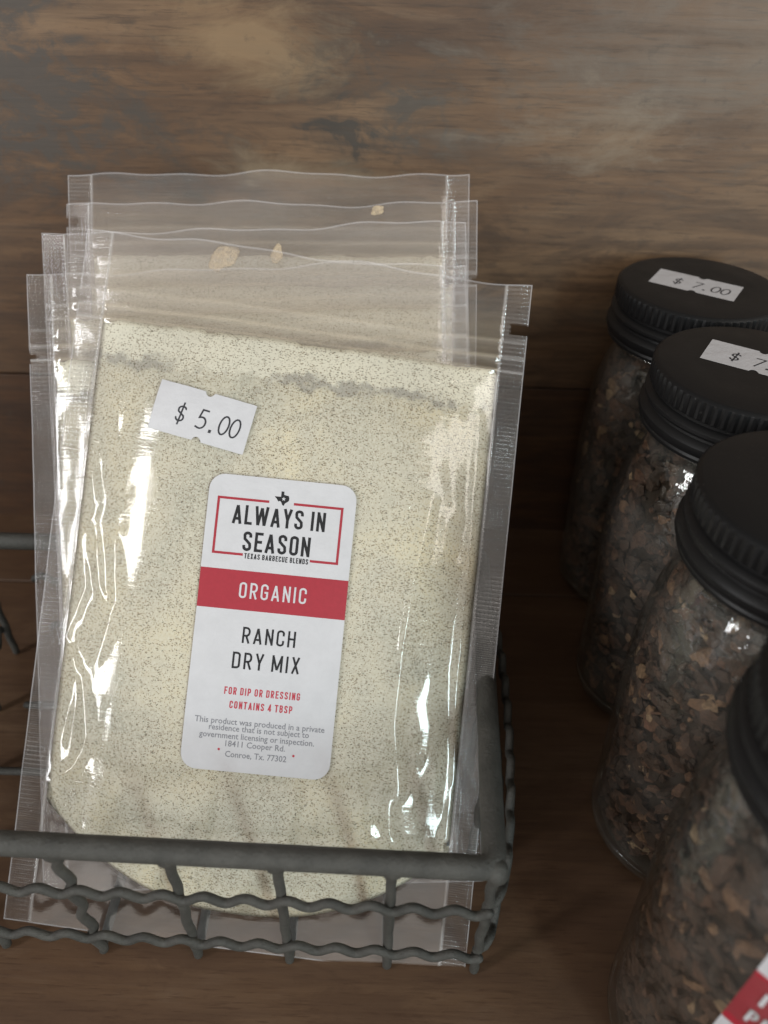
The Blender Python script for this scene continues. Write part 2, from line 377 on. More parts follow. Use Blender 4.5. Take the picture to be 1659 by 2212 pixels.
# ---------------------------------------------------------------- stroke lettering
def arc(cx, cy, rx, ry, a0, a1, n=6):
    return [(cx + rx*cos(radians(a0+(a1-a0)*i/n)), cy + ry*sin(radians(a0+(a1-a0)*i/n))) for i in range(n+1)]
def caps_glyph(ch, w, t):
    """condensed capitals of unit height: list of (points, closed)"""
    l, r, b, p = t/2, w-t/2, t/2, 1-t/2; m = w/2; c = (r-l)/2; ry = c*1.0
    O = arc(m, p-ry, c, ry, 0, 180) + arc(m, b+ry, c, ry, 180, 360)
    G = {'O': [(O, 1)], '0': [(O, 1)],
         'A': [([(l*0.9, 0), (m, 1-t*0.3)], 0), ([(r+l*0.1, 0), (m, 1-t*0.3)], 0), ([(l+c*.35, .27), (r-c*.35, .27)], 0)],
         'L': [([(l, 1), (l, b), (w, b)], 0)], 'I': [([(t/2, 0), (t/2, 1)], 0)],
         'W': [([(l*.8, 1), (w*.27, 0.02)], 0), ([(w*.27, .02), (m, .92)], 0), ([(m, .92), (w*.73, .02)], 0), ([(w*.73, .02), (w-l*.8, 1)], 0)],
         'M': [([(l, 0), (l, 1)], 0), ([(l, .96), (m, .12)], 0), ([(m, .12), (r, .96)], 0), ([(r, 1), (r, 0)], 0)],
         'N': [([(l, 0), (l, 1)], 0), ([(l, .94), (r, .06)], 0), ([(r, 0), (r, 1)], 0)],
         'Y': [([(l*.8, 1), (m, .42)], 0), ([(w-l*.8, 1), (m, .42)], 0), ([(m, .46), (m, 0)], 0)],
         'X': [([(l, 0), (r, 1)], 0), ([(l, 1), (r, 0)], 0)],
         'T': [([(0, p), (w, p)], 0), ([(m, p), (m, 0)], 0)],
         'E': [([(w, p), (l, p), (l, b), (w, b)], 0), ([(l, .51), (w*.9, .51)], 0)],
         'F': [([(w, p), (l, p), (l, 0)], 0), ([(l, .50), (w*.9, .50)], 0)],
         'H': [([(l, 0), (l, 1)], 0), ([(r, 0), (r, 1)], 0), ([(l, .51), (r, .51)], 0)],
         'D': [([(l, b), (l, p)] + arc(m, p-ry, c, ry, 90, 0) + arc(m, b+ry, c, ry, 0, -90), 1)],
         'B': [([(l, b), (l, p)] + arc(m, p-.2, c*.95, .2, 90, 0, 4) + arc(m-c*.1, .52+.12, c*.95, .12, 0, -90, 3) + [(l, .52)], 0),
               ([(l, .52)] + arc(m, .52-.14, c, .14, 90, 0, 4) + arc(m, b+.2, c, .2, 0, -90, 4) + [(l, b)], 0)],
         'P': [([(l, 0), (l, p)] + arc(m, p-.2, c, .2, 90, 0, 4) + arc(m, .42+.2, c, .2, 0, -90, 4) + [(l, .42)], 0)],
         'R': [([(l, 0), (l, p)] + arc(m, p-.2, c, .2, 90, 0, 4) + arc(m, .46+.2, c, .2, 0, -90, 4) + [(l, .46)], 0), ([(m, .46), (r, 0)], 0)],
         'U': [([(l, 1)] + arc(m, b+ry, c, ry, 180, 360) + [(r, 1)], 0)],
         'C': [([(r, .64)] + arc(m, p-ry, c, ry, 0, 180) + arc(m, b+ry, c, ry, 180, 360) + [(r, .36)], 0)],
         'G': [([(r, .68)] + arc(m, p-ry, c, ry, 0, 180) + arc(m, b+ry, c, ry, 180, 360) + [(r, .47), (m, .47)], 0)],
         'S': [([(r, .70)] + arc(m, p-ry, c, ry, 0, 180) + [(l+c*.15, .62), (r-c*.15, .38)] + arc(m, b+ry, c, ry, 0, -180) + [(l, .30)], 0)],
         '4': [([(r-c*.3, 0), (r-c*.3, 1)], 0), ([(r-c*.3, .95), (l, .25), (w*1.02, .25)], 0)]}
    return G[ch]
def caps_width(ch, w, t): return {'I': t, 'W': w*1.5, 'M': w*1.3, 'L': w*.85, 'E': w*.9, 'F': w*.88, 'A': w*1.08, 'T': w*.98}.get(ch, w)
def mono_glyph(ch):
    O = arc(.3, .5, .22, .46, 0, 360, 18)[:-1]
    return {'0': [(O, 1)], '.': [([(.22, .03), (.36, .03)], 0)],
            '5': [([(.50, .96), (.18, .96), (.13, .56)] + arc(.28, .32, .23, .28, 105, -100, 9) + [(.06, .10)], 0)],
            '7': [([(.08, .96), (.54, .96), (.22, .02)], 0)],
            '$': [([(.50, .76)] + arc(.30, .70, .19, .15, 20, 200, 6) + [(.14, .58), (.45, .40)] + arc(.30, .28, .19, .16, 10, -170, 6) + [(.09, .24)], 0), ([(.30, -.08), (.30, 1.06)], 0)]}[ch]
def ribbon(pts, closed, t, extend):
    P = [Vector((a, b)) for a, b in pts]
    Q = [P[0]]
    for q in P[1:]:
        if (q-Q[-1]).length > 1e-4: Q.append(q)
    if closed and (Q[0]-Q[-1]).length < 1e-4: Q.pop()
    n = len(Q); L, R = [], []
    for i, q in enumerate(Q):
        a = Q[i-1] if (i > 0 or closed) else None; b = Q[(i+1) % n] if (i < n-1 or closed) else None
        d1 = (q-a).normalized() if a is not None else (b-q).normalized()
        d2 = (b-q).normalized() if b is not None else d1
        n1, n2 = Vector((-d1.y, d1.x)), Vector((-d2.y, d2.x)); mt = (n1+n2)
        mt = mt.normalized() if mt.length > 1e-5 else n1
        k = (t/2)/max(0.45, mt.dot(n1)); L.append(q+mt*k); R.append(q-mt*k)
    quads = [(L[i], L[(i+1) % n], R[(i+1) % n], R[i]) for i in range(n if closed else n-1)]
    return quads
class Print:
    """flat print: polygons with material index and layer height, laid on a surface by S(x, y, off)"""
    def __init__(s): s.polys = []
    def add(s, poly, mi, off): s.polys.append(([(float(p[0]), float(p[1])) for p in poly], mi, off))
    def stroke(s, pts, closed, t, mi, off, M2=None):
        for q in ribbon(pts, closed, t, 0):
            s.add([M2(p) if M2 else p for p in q], mi, off)
    def caps(s, txt, x0, x1, yb, h, mi, off, w=.40, t=.145, gap=.10, space=.22):
        tot = sum(space if c == ' ' else caps_width(c, w, t)+gap for c in txt)-gap
        k = (x1-x0)/tot; x = 0
        for c in txt:
            if c == ' ': x += space; continue
            cw = caps_width(c, w, t)
            for i, (pts, cl) in enumerate(caps_glyph(c, cw, t)):
                kx = k/h
                for q in ribbon([(px*kx, py) for px, py in [(a, b) for a, b in pts]], cl, t*min(1.0, kx*1.05), 0):
                    s.add([(x0 + x*k + p[0]*h, yb + p[1]*h) for p in q], mi, off + 0.012*i)
            x += cw+gap
    def mono(s, txt, x0, yb, h, adv, mi, off, t=.075, shear=0.10, wd=1.0):
        for j, c in enumerate(txt):
            if c == ' ': continue
            for i, (pts, cl) in enumerate(mono_glyph(c)):
                tt = t*1.9 if c == '.' else t
                for q in ribbon(pts, cl, tt, 0):
                    s.add([(x0 + j*adv + (p[0]*wd + shear*p[1])*h, yb + p[1]*h) for p in q], mi, off + 0.01*i)
    def font(s, txt, cx, yb, width, h, mi, off):
        cu = bpy.data.curves.new('t', 'FONT'); cu.body = txt; cu.resolution_u = 2; cu.offset = 0.012
        ob = bpy.data.objects.new('t', cu); COL.objects.link(ob)
        dg = bpy.context.evaluated_depsgraph_get(); me = bpy.data.meshes.new_from_object(ob.evaluated_get(dg))
        xs = [v.co.x for v in me.vertices]; x0, x1 = min(xs), max(xs); kx = width/(x1-x0)
        for p in me.polygons:
            s.add([(cx - width/2 + (me.vertices[i].co.x-x0)*kx, yb + me.vertices[i].co.y*h/0.70) for i in p.vertices], mi, off)
        bpy.data.objects.remove(ob); bpy.data.curves.remove(cu); bpy.data.meshes.remove(me)
    def build(s, bm, S, flip=False):
        for poly, mi, off in s.polys:
            vs = [bm.verts.new(S(x, y, off)) for x, y in poly]
            a2 = sum(poly[i][0]*poly[(i+1) % len(poly)][1]-poly[(i+1) % len(poly)][0]*poly[i][1] for i in range(len(poly)))
            if (a2 < 0) != flip: vs.reverse()
            try: f = bm.faces.new(vs); f.material_index = mi
            except ValueError: pass
def sheet(bm, S, w, h, nx, ny, mi, off, top=None, side=None):
    """grid sheet centred on 0,0; top(x) insets rows, side(y) insets columns"""
    g = []
    for j in range(ny+1):
        y = -h/2 + h*j/ny; row = []
        for i in range(nx+1):
            x = -w/2 + w*i/nx
            xx = x*(1-2*side(y)/w) if side else x
            yy = y*(1-2*top(xx)/h) if top else y
            row.append(bm.verts.new(S(xx, yy, off)))
        g.append(row)
    for j in range(ny):
        for i in range(nx):
            f = bm.faces.new((g[j][i], g[j][i+1], g[j+1][i+1], g[j+1][i])); f.material_index = mi

# ---------------------------------------------------------------- setting: wall boards and shelf boards
def boards(name, lo, hi, edges, axis, mat, depth):
    """row of planks with a hairline groove between; faces -y (wall) or +z (shelf)"""
    bm = bmesh.new()
    for a, b in zip(edges, edges[1:]):
        a2, b2 = a+0.55, b-0.55; ch = 0.25
        prof = [(a2, -ch), (a2+ch, 0), (b2-ch, 0), (b2, -ch), (b2, -depth), (a2, -depth)]
        ring = []
        for x in (lo, hi):
            ring.append([bm.verts.new((x, 337 - d, s)) if axis == 'wall' else bm.verts.new((x, s, d)) for s, d in prof])
        if axis == 'wall':
            for rg in ring:
                for q, (s, d) in zip(rg, prof): q.co.y = 337 - d
        n = len(prof)
        for k in range(n): bm.faces.new((ring[0][k], ring[1][k], ring[1][(k+1) % n], ring[0][(k+1) % n]))
        bm.faces.new(ring[0]); bm.faces.new(ring[1][::-1])
    bmesh.ops.recalc_face_normals(bm, faces=bm.faces)
    return struct(link(name, bm, mat, smooth=False))
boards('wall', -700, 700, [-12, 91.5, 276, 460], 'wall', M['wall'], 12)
boards('shelf', -700, 700, [-310, -125, 60, 284, 344], 'shelf', M['floor'], 14)

# ---------------------------------------------------------------- pouches
PW, HALF = 156.6, 69.5
def sat(x): return max(0.0, min(1.0, x))
def rnd(t): t = sat(t); return sqrt(1-(1-t)**2)
class Pouch:
    def __init__(s, L, seed, shear=0.0, front=9.0, back=5.0, ridges=()):
        s.L, s.seed, s.shear, s.F, s.B, s.ridges = L, seed, shear, front, back, ridges
    def vb(s, u): return s.L - 11 - 30*(abs(min(1, abs(u)/HALF))**2.3)
    def vt(s, u): return 31.5 + 1.2*noise.noise((u*.06, s.seed, 0)) + 1.5*noise.noise((u*.28, s.seed, 4)) + 0.6*noise.noise((u*.9, s.seed, 5))
    def fill(s, u, v):
        dx = HALF-abs(u); db = s.vb(u)-v; dt = v-31
        a = sin(pi/2*sat(dx/42))**0.85*sin(pi/2*sat(db/38))**0.8*sin(pi/2*sat((dt+4)/34))**0.8 if (dx > 0 and db > 0 and dt > -5) else 0.0
        return a
    def slack(s, u, v):                       # slight gap of the empty neck above the zip
        dx = HALF-abs(u)
        if dx <= 0 or v > 40: return 0.0
        return 0.9*rnd(dx/8)*sat((40-v)/9)*(0.45+0.55*sat(v/8)) * (1+0.5*noise.noise((u*.03, v*.08, s.seed)))
    def warp(s, u, v):                        # whole pouch is not quite flat
        k = sat((60-v)/60)
        return (1.5*k*sin(u*.055+s.seed*1.7) + 0.8*k*sin(u*.13+s.seed) + 1.2*noise.noise((u*.012, v*.012, s.seed+9))
                + (0.5*noise.noise((u*.05, v*.05, s.seed+3)) if abs(u) > HALF else 0))
    def rid(s, x, y):
        h = 0.0
        for pts, A, sg in s.ridges:
            dm = 1e9; tm = 0; n = len(pts)-1
            for i in range(n):
                (ax, ay), (bx, by) = pts[i], pts[i+1]
                dx, dy = bx-ax, by-ay; tt = sat(((x-ax)*dx+(y-ay)*dy)/(dx*dx+dy*dy))
                d = hypot(x-ax-tt*dx, y-ay-tt*dy)
                if d < dm: dm = d; tm = (i+tt)/n
            if dm < 4*sg: h += A*exp(-(dm/sg)**2/2)*sqrt(max(0, sin(pi*(0.06+0.88*tm))))
        return h
    def xy(s, u, v): return u + s.shear*v, -v + (0.55*sin(u*.09+s.seed)+0.4*sin(u*.21+2*s.seed))*sat(1-v/10)
    def n_front(s, u, v, crisp=True):
        f = s.fill(u, v); h = 0.14 + s.F*f + s.slack(u, v) + s.warp(u, v)
        if f > 0: h += f*(0.35*noise.noise((u*.035, v*.035, s.seed)) + 0.18*noise.noise((u*.11, v*.11, s.seed+2))*(1 if abs(u) > 34 else .35))
        if crisp:
            e = sat((abs(u)-46)/12)*sat((HALF+3-abs(u))/5)*sat((v-34)/10)*sat((s.L-14-v)/20)
            if e > 0: h += e*0.45*(noise.noise((u*.16, v*.05, s.seed+7)) + 0.5*noise.noise((u*.3, v*.13, s.seed+8)))
            if s.ridges: h += s.rid(*s.xy(u, v))
            for vz, a, sg in ((26.2, .55, .6), (31.0, .7, .6), (20.5, .4, .7), (28.6, -.3, .7)):
                if abs(v-vz) < 3: h += a*exp(-((v-vz)/sg)**2/2)*(1 if abs(u) < HALF else .4)
        return h
    def n_back(s, u, v): return -0.14 - s.B*s.fill(u, v) + s.warp(u, v) - 0.4*s.slack(u, v)
    def P(s, u, v, h): x, y = s.xy(u, v); return Vector((x, y, h))
    def S(s, x, y, off):                      # lay print on the front film; x, y in the pouch plane
        v = -y; u = x - s.shear*v
        return Vector((x, y, s.n_front(u, v, False) + 0.25 + off))

def build_pouch(name_label, mat4, pc, step, notch_v, group):
    t = thing('spice_pouch', name_label, 'pouch', mat4, group)
    for nm, fn, flip, mat, stp in (('front_film', pc.n_front, False, M['film'], step), ('back_film', pc.n_back, True, M['film_back'], max(step, 2.0))):
        bm = bmesh.new(); uvl = bm.loops.layers.uv.new('UVMap')
        nx, ny = int(PW/stp), int(pc.L/stp)
        us = [-PW/2 + .35*0] + [-PW/2+.4 + (PW-.8)*i/nx for i in range(nx+1)] + [PW/2]
        vs = [0.0] + [.4 + (pc.L-.8)*j/ny for j in range(ny+1)] + [pc.L]
        g = [[bm.verts.new(pc.P(u, v, fn(u, v))) for u in us] for v in vs]
        for j in range(len(vs)-1):
            for i in range(len(us)-1):
                um, vm = (us[i]+us[i+1])/2, (vs[j]+vs[j+1])/2
                cut = False
                for side, vn, hw, dp in notch_v:
                    if um*side > PW/2-dp and abs(vm-vn) < hw*(1 if dp > 4 else (um*side-(PW/2-dp))/dp): cut = True
                if cut: continue
                q = (g[j][i], g[j+1][i], g[j+1][i+1], g[j][i+1]); q = q[::-1] if flip else q
                f = bm.faces.new(q)
                f.material_index = 1 if (i == 0 or j == 0 or i == len(us)-2 or j == len(vs)-2) else 0
                cc = {g[j][i]: (us[i], vs[j]), g[j+1][i]: (us[i], vs[j+1]), g[j+1][i+1]: (us[i+1], vs[j+1]), g[j][i+1]: (us[i+1], vs[j])}
                for lp in f.loops: a, b = cc[lp.vert]; lp[uvl].uv = (a/100, b/100)
        link(nm, bm, [mat, M['edge']], t)
    # the powder itself: a closed body filling the pouch below the zip
    bm = bmesh.new(); st = 2.0 if step < 1.5 else 3.0; nx, ny = int(2*HALF/st), int((pc.L-40)/st)
    fr, bk = [], []
    for j in range(ny+1):
        r1, r2 = [], []
        for i in range(nx+1):
            u = (-HALF+.6) + 2*(HALF-.6)*i/nx; a, b = pc.vt(u), pc.vb(u)-.8; v = a + (b-a)*j/ny
            edge = i in (0, nx) or j in (0, ny)
            hf, hb = pc.n_front(u, v, False)-0.55, pc.n_back(u, v)+0.4
            if hf < hb: hf = hb = (hf+hb)/2
            p = pc.P(u, v, (hf+hb)/2 if edge and j != 0 else hf); r1.append(bm.verts.new(p)); 
            r2.append(r1[-1] if (edge and j != 0) else bm.verts.new(pc.P(u, v, hb)))
        fr.append(r1); bk.append(r2)
    for j in range(ny):
        for i in range(nx):
            bm.faces.new((fr[j][i], fr[j+1][i], fr[j+1][i+1], fr[j][i+1]))
            q = [bk[j][i], bk[j][i+1], bk[j+1][i+1], bk[j+1][i]]
            if not all(a is b for a, b in zip(q, (fr[j][i], fr[j][i+1], fr[j+1][i+1], fr[j+1][i]))):
                bm.faces.new(q)
    for i in range(nx): bm.faces.new((fr[0][i], fr[0][i+1], bk[0][i+1], bk[0][i]))
    link('powder_fill', bm, M['powder'], t)
    return t
def clump(t, pc, x, y, rx, ry, seed):
    bm = bmesh.new(); bmesh.ops.create_icosphere(bm, subdivisions=3, radius=1)
    for q in bm.verts:
        k = 1 + 0.45*noise.noise(q.co*1.4 + Vector((seed, 0, 0)))
        q.co = Vector((q.co.x*rx*k + 0.4*rx*q.co.y, q.co.y*ry*k, q.co.z*0.35*k))
    v = -y; u = x - pc.shear*v
    base = Vector((x, y, pc.n_front(u, v, False)-0.5))
    for q in bm.verts: q.co += base
    link('powder_lump', bm, M['clump'], t)

def frame(origin, lean, roll):
    L = radians(lean)
    X0, Y0, N = Vector((1, 0, 0)), Vector((0, sin(L), cos(L))), Vector((0, -cos(L), sin(L)))
    R = radians(roll); X = X0*cos(R)+Y0*sin(R); Y = Y0*cos(R)-X0*sin(R)
    m = Matrix((X, Y, N)).transposed().to_4x4(); m.translation = Vector(origin)*MM
    return m
G1 = 'pouches of powder leaning in the wire basket'
rear = [((-48.6, 314.2, 195.2), 33.5, 1.48, 'rearmost empty-topped clear pouch whose top edge stands highest against the wood wall', ((1, 60, 2, 3),), 1),
        ((-46.2, 299.8, 188.6), 35.0, 1.69, 'clear pouch second from the wall with a tear notch at its left seal', ((-1, 7, 1.6, 4.5), (1, 29, 2, 3)), 2),
        ((-51.0, 286.2, 183.6), 37.0, 3.48, 'middle clear pouch with two tan powder lumps stuck in its empty neck', ((1, 22, 1.6, 3),), 3),
        ((-51.5, 268.0, 175.6), 39.0, 3.13, 'clear pouch just behind the labelled one with a strip of powder showing at left', ((-1, 30, 2.4, 3),), 4)]
for org, lean, roll, lab, nt, sd in rear:
    pc = Pouch(221, sd, 0.0, 6.5, 3.5)
    t = build_pouch(lab, frame(org, lean, roll), pc, 1.6, nt, G1)
    if sd == 3: clump(t, pc, 8-20, -10.5, 5.2, 4.2, 1); clump(t, pc, 8+0, -9.6, 1.9, 3.6, 2)
    if sd == 2: clump(t, pc, 40.5, -2.6, 2.4, 1.8, 3)

ridges = [([(-69, -50.8), (-68, -67.5), (-64, -82.7), (-58, -95.1)], 1.01, 1.55), ([(-64.7, -107.3), (-59, -124), (-64.5, -140.8)], 1.22, 1.55),
          ([(-58.4, -104), (-53.9, -122.4), (-48.6, -130.4)], 1.08, 1.40), ([(-50.5, -106.8), (-46.3, -126.7), (-50.6, -146.3)], 1.08, 1.55),
          ([(-64.5, -141.3), (-54.4, -154.7), (-50.1, -173.3)], 1.15, 1.40), ([(-63, -190.8), (-54.4, -184.2), (-49.1, -172.3)], 0.94, 1.40),
          ([(-60, -146), (-58, -160), (-60, -176)], 0.68, 1.40), ([(-64, -85), (-60, -98), (-64, -106)], 0.81, 1.86),
          ([(53, -78.6), (50.5, -105), (49.8, -129.8), (50.3, -154.7), (55, -176.8)], 2.0, 1.7), ([(52, -178), (53, -188), (58, -197)], 0.94, 1.6),
          ([(38, -196), (48, -192), (60, -195), (66, -203)], 0.94, 2.0),
          ([(66, -48.3), (68.7, -90), (69.5, -111.5), (70, -135.1), (73.5, -171.7), (73, -192)], 1.08, 1.40),
          ([(58, -62), (61, -80), (58, -100)], 0.41, 2.2), ([(60, -35), (48, -38.5), (35, -38)], 0.47, .8), ([(-30, -36), (0, -40), (30, -37.5)], 0.41, 1.5),
          ([(-66, -200), (-48, -204), (-30, -212)], 0.68, 1.6)]
fp = Pouch(238, 5, 0.030, 10.5, 4.0, ridges)
front = build_pouch('front pouch of speckled ranch powder with white and red label and price sticker', frame((-28.5, 264.2, 181.9), 41.0, -6.06), fp, 0.8,
                    ((1, 15.8, 1.9, 5.6), (-1, 25, 1.8, 3)), G1)

# the label: paper, red band and lettering in one mesh laid on the film
LW, LH, LR = 48.8, 96.6, 5.2
la = radians(2.0); LC = (5.4, -127.3)
def S_label(x, y, off):
    return fp.S(LC[0] + x*cos(la) - y*sin(la), LC[1] + x*sin(la) + y*cos(la), off)
bm = bmesh.new()
def round_side(y):
    d = LH/2-abs(y)
    return 0.0 if d >= LR else LR - sqrt(max(0, LR*LR-(LR-d)**2))
# rows are denser near the rounded ends
g = []; rows = [-LH/2 + LR*(1-cos(pi/2*i/8)) for i in range(8)]
rows = rows + [-LH/2+LR + (LH-2*LR)*i/36 for i in range(37)] + [-r for r in rows[::-1]]
for y in rows: g.append([bm.verts.new(S_label((LW/2-round_side(y))*(2*i/24-1), y, 0.06)) for i in range(25)])
for a, b in zip(g, g[1:]):
    for i in range(24): bm.faces.new((a[i], a[i+1], b[i+1], b[i])).material_index = 0
pr = Print()
lx = lambda a: (a-0.5)*LW
ly = lambda b: (0.5-b)*LH
def hband(b0, b1, mi, off):
    for j in range(6):
        c0, c1 = b0+(b1-b0)*j/6, b0+(b1-b0)*(j+1)/6
        for i in range(24): pr.add([(lx(i/24), ly(c1)), (lx((i+1)/24), ly(c1)), (lx((i+1)/24), ly(c0)), (lx(i/24), ly(c0))], mi, off)
def bar(a0, b0, a1, b1, mi=3, off=0.12):
    n = max(1, int((a1-a0)/.04))
    for i in range(n):
        c0, c1 = a0+(a1-a0)*i/n, a0+(a1-a0)*(i+1)/n
        pr.add([(lx(c0), ly(b1)), (lx(c1), ly(b1)), (lx(c1), ly(b0)), (lx(c0), ly(b0))], mi, off)
hband(.323, .457, 1, 0.10)
kw, kh = .0165, .0083
bar(.064, .077, .413, .077+kh, 1); bar(.581, .077, .918, .077+kh, 1)
bar(.064, .273-kh, .273, .273, 1); bar(.727, .273-kh, .918, .273, 1)
for k in range(8):
    b0, b1 = .077+kh + k*(.196-2*kh)/8, .077+kh + (k+1)*(.196-2*kh)/8
    bar(.064, b0, .064+kw, b1, 1); bar(.918-kw, b0, .918, b1, 1)
tex = [(.42, 1), (.62, 1), (.62, .78), (.78, .74), (.95, .72), (1, .55), (.99, .38), (.86, .27), (.72, .17), (.66, 0), (.55, .06), (.48, .22), (.38, .33), (.27, .27), (.2, .36), (.12, .48), (0, .58), (0, .62), (.42, .62)]
tx, ty, tw, th = lx(.497), ly(.066), LW*.098, LH*.049
tp = [(tx+(a-.5)*tw, ty+(b-.5)*th) for a, b in tex]
for tri in tessellate_polygon([[Vector((a, b, 0)) for a, b in tp]]): pr.add([tp[i] for i in tri], 2, 0.10)
star = [(tx+.12*tw + (.75 if k % 2 == 0 else .3)*cos(pi/2+k*pi/5), ty-.02*th + (.75 if k % 2 == 0 else .3)*sin(pi/2+k*pi/5)) for k in range(10)]
for tri in tessellate_polygon([[Vector((a, b, 0)) for a, b in star]]): pr.add([star[i] for i in tri], 0, 0.15)
pr.caps('ALWAYS IN', lx(.175), lx(.807), ly(.166), LH*.066, 2, .10)
pr.caps('SEASON', lx(.262), lx(.722), ly(.256), LH*.067, 2, .10)
pr.caps('TEXAS BARBECUE BLENDS', lx(.283), lx(.717), ly(.2815), LH*.0185, 2, .10, t=.17)
pr.caps('ORGANIC', lx(.273), lx(.73), ly(.416), LH*.054, 0, .15, t=.12, gap=.15)
pr.caps('RANCH', lx(.325), lx(.687), ly(.567), LH*.055, 2, .10, t=.125, gap=.13)
pr.caps('DRY MIX', lx(.275), lx(.732), ly(.654), LH*.056, 2, .10, t=.125, gap=.13)
pr.caps('FOR DIP OR DRESSING', lx(.246), lx(.754), ly(.742), LH*.025, 4, .10, t=.16, gap=.14, space=.26)
pr.caps('CONTAINS 4 TBSP', lx(.290), lx(.712), ly(.788), LH*.025, 4, .10, t=.16, gap=.14, space=.26)
for txt, a0, a1, b in (('This product was produced in a private', .07, .94, .842), ('residence that is not subject to', .17, .84, .864), ('government licensing or inspection.', .11, .88, .890),
                       ('18411 Cooper Rd.', .29, .69, .916), ('Conroe, Tx. 77302', .295, .706, .951)):
    pr.font(txt, lx((a0+a1)/2), ly(b), LW*(a1-a0), LH*.0200, 3, .10)
for a in (.25, .75): pr.add([(lx(a)+.42*cos(k*pi/4), ly(.928)+.42*sin(k*pi/4)) for k in range(8)], 4, .10)
pr.build(bm, S_label)
link('label', bm, [M['paper'], M['red'], M['black'], M['grey'], M['redtext']], front, smooth=False)

SW, SH = 33.6, 17.0
def sticker_mesh(bm, S, txt, seed=0):
    def top(x):
        n = 0.0
        for c in (0.6,):
            d = abs(x-c)
            if d < 1.45: n = sqrt(1.45**2-d*d)
        return n + 0.18*abs(noise.noise((x*.9, seed, 0)))
    sheet(bm, S, SW, SH, 70, 12, 0, 0.06, top=top)
    p = Print(); p.mono(txt, -9.2, -4.3, 6.8, 3.75, 1, 0.11, t=.085); p.build(bm, S)
sa = radians(-8.7); SC = (-26.5, -61.9)
bm = bmesh.new()
sticker_mesh(bm, lambda x, y, off: fp.S(SC[0]+x*cos(sa)-y*sin(sa), SC[1]+x*sin(sa)+y*cos(sa), off), '$ 5.00')
link('price_sticker', bm, [M['paper'], M['ink']], front, smooth=False)

# ---------------------------------------------------------------- wire basket
bk = thing('wire_basket', 'grey galvanised wire basket with wavy cross wires holding the spice pouches', 'basket')
RZ = 70.5
FL, FR, BR_, BL_ = (-150, 109.5), (33.5, 105), (40, 236), (-172, 236)
fy = lambda x: 109.5 - (x+150)/183.5*4.5
def rim_path():
    c = [FL, FR, BR_, BL_]; pts = []
    for i in range(4):
        p, a, b = Vector(c[i]), Vector(c[i-1]), Vector(c[(i+1) % 4]); r = 5.0
        d1, d2 = (a-p).normalized(), (b-p).normalized()
        for k in range(7):
            f = k/6; q = p + d1*r*(1-f)**2 + d2*r*f**2
            pts.append((q.x, q.y, RZ))
        nb = p + d2*r; na = b - d2*r
        for k in range(1, 24): q = nb.lerp(na, k/24); pts.append((q.x, q.y, RZ))
    return pts + [pts[0]]
bm = bmesh.new(); pts = rim_path()
tube(bm, pts, [3.55 + 0.08*noise.noise((p[0]*.11, p[1]*.11, 1)) for p in pts], 14, caps=False)
bmesh.ops.remove_doubles(bm, verts=bm.verts, dist=0.02)
link('rim', bm, M['wire'], bk)
def upright(x, y, wob, lean=(0, 0), z0=1.6):
    bm = bmesh.new(); P, R = [], []
    for i in range(25):
        f = i/24; z = z0 + (RZ-z0)*f
        wv = wob*sin(2*pi*z/15.5)
        P.append((x + wv + lean[0]*(1-f), y + lean[1]*sin(pi*min(1, f))*1.0, z))
        fl = 1.6 + 1.9*exp(-(RZ-3.2-z)/1.6) if z < RZ-3.2 else 3.6
        R.append(min(fl, 3.6) + 0.10*noise.noise((x, z*.25, 3)))
    tube(bm, P, R, 10); link('upright_wire', bm, M['wire'], bk)
for x, wob in ((-149, .3), (-123.5, .3), (-91, 1.15), (-58.4, .3), (-27.5, .15), (5.1, .1), (34.0, .35)): upright(x, fy(x), wob)
for x in (-170, -120, -91, -58, -27, 5, 39): upright(x, 236, .3)
for y in (138, 171, 204):
    upright(33.5+(y-105)*.05, y, .3, (-1, 0)); upright(-150-(y-105)*.168, y, .3, (1, 0))
def wavy(p0, p1, wl, amp, rad, bulge=(0, 0), ph=0.0):
    bm = bmesh.new(); a, b = Vector(p0), Vector(p1); L = (b-a).length; n = int(L/1.0); P = []
    for i in range(n+1):
        f = i/n; q = a.lerp(b, f); k = sin(pi*f)**0.35 if 0 < f < 1 else 0
        P.append((q.x + bulge[0]*k, q.y + bulge[1]*k, q.z + amp*sin(2*pi*L*f/wl + ph)))
    tube(bm, P, [rad + 0.07*noise.noise((p[0]*.3, p[1]*.3, p[2]*.3)) for p in P], 9)
    link('wavy_wire', bm, M['wire'], bk)
for z in (47.5, 17.0):
    wavy((FL[0], FL[1]-2.2, z), (FR[0]+1, FR[1]-2.2, z), 12.4, 1.75, 1.45, ph=1.2 if z > 30 else 0.4)
    wavy((FL[0], 238, z), (FR[0]+5, 238, z), 12.4, 1.7, 1.6)
    wavy((FR[0], 105, z), (BR_[0], 237, z), 11.5, 2.0, 1.5, bulge=(10.5, 0))
    wavy((FL[0], 105, z), (BL_[0], 237, z), 11.5, 2.0, 1.7, bulge=(-1.0, 0))
bm = bmesh.new()
for x in (-91, -58.4, -27.5, 5.1): tube(bm, [(x, 109, 2.0), (x, 236, 2.0)], 1.7, 8)
for y in (172, 204): tube(bm, [(-152, y, 4.6), (39, y, 4.6)], 1.6, 8)
link('base_grid', bm, M['wire'], bk)

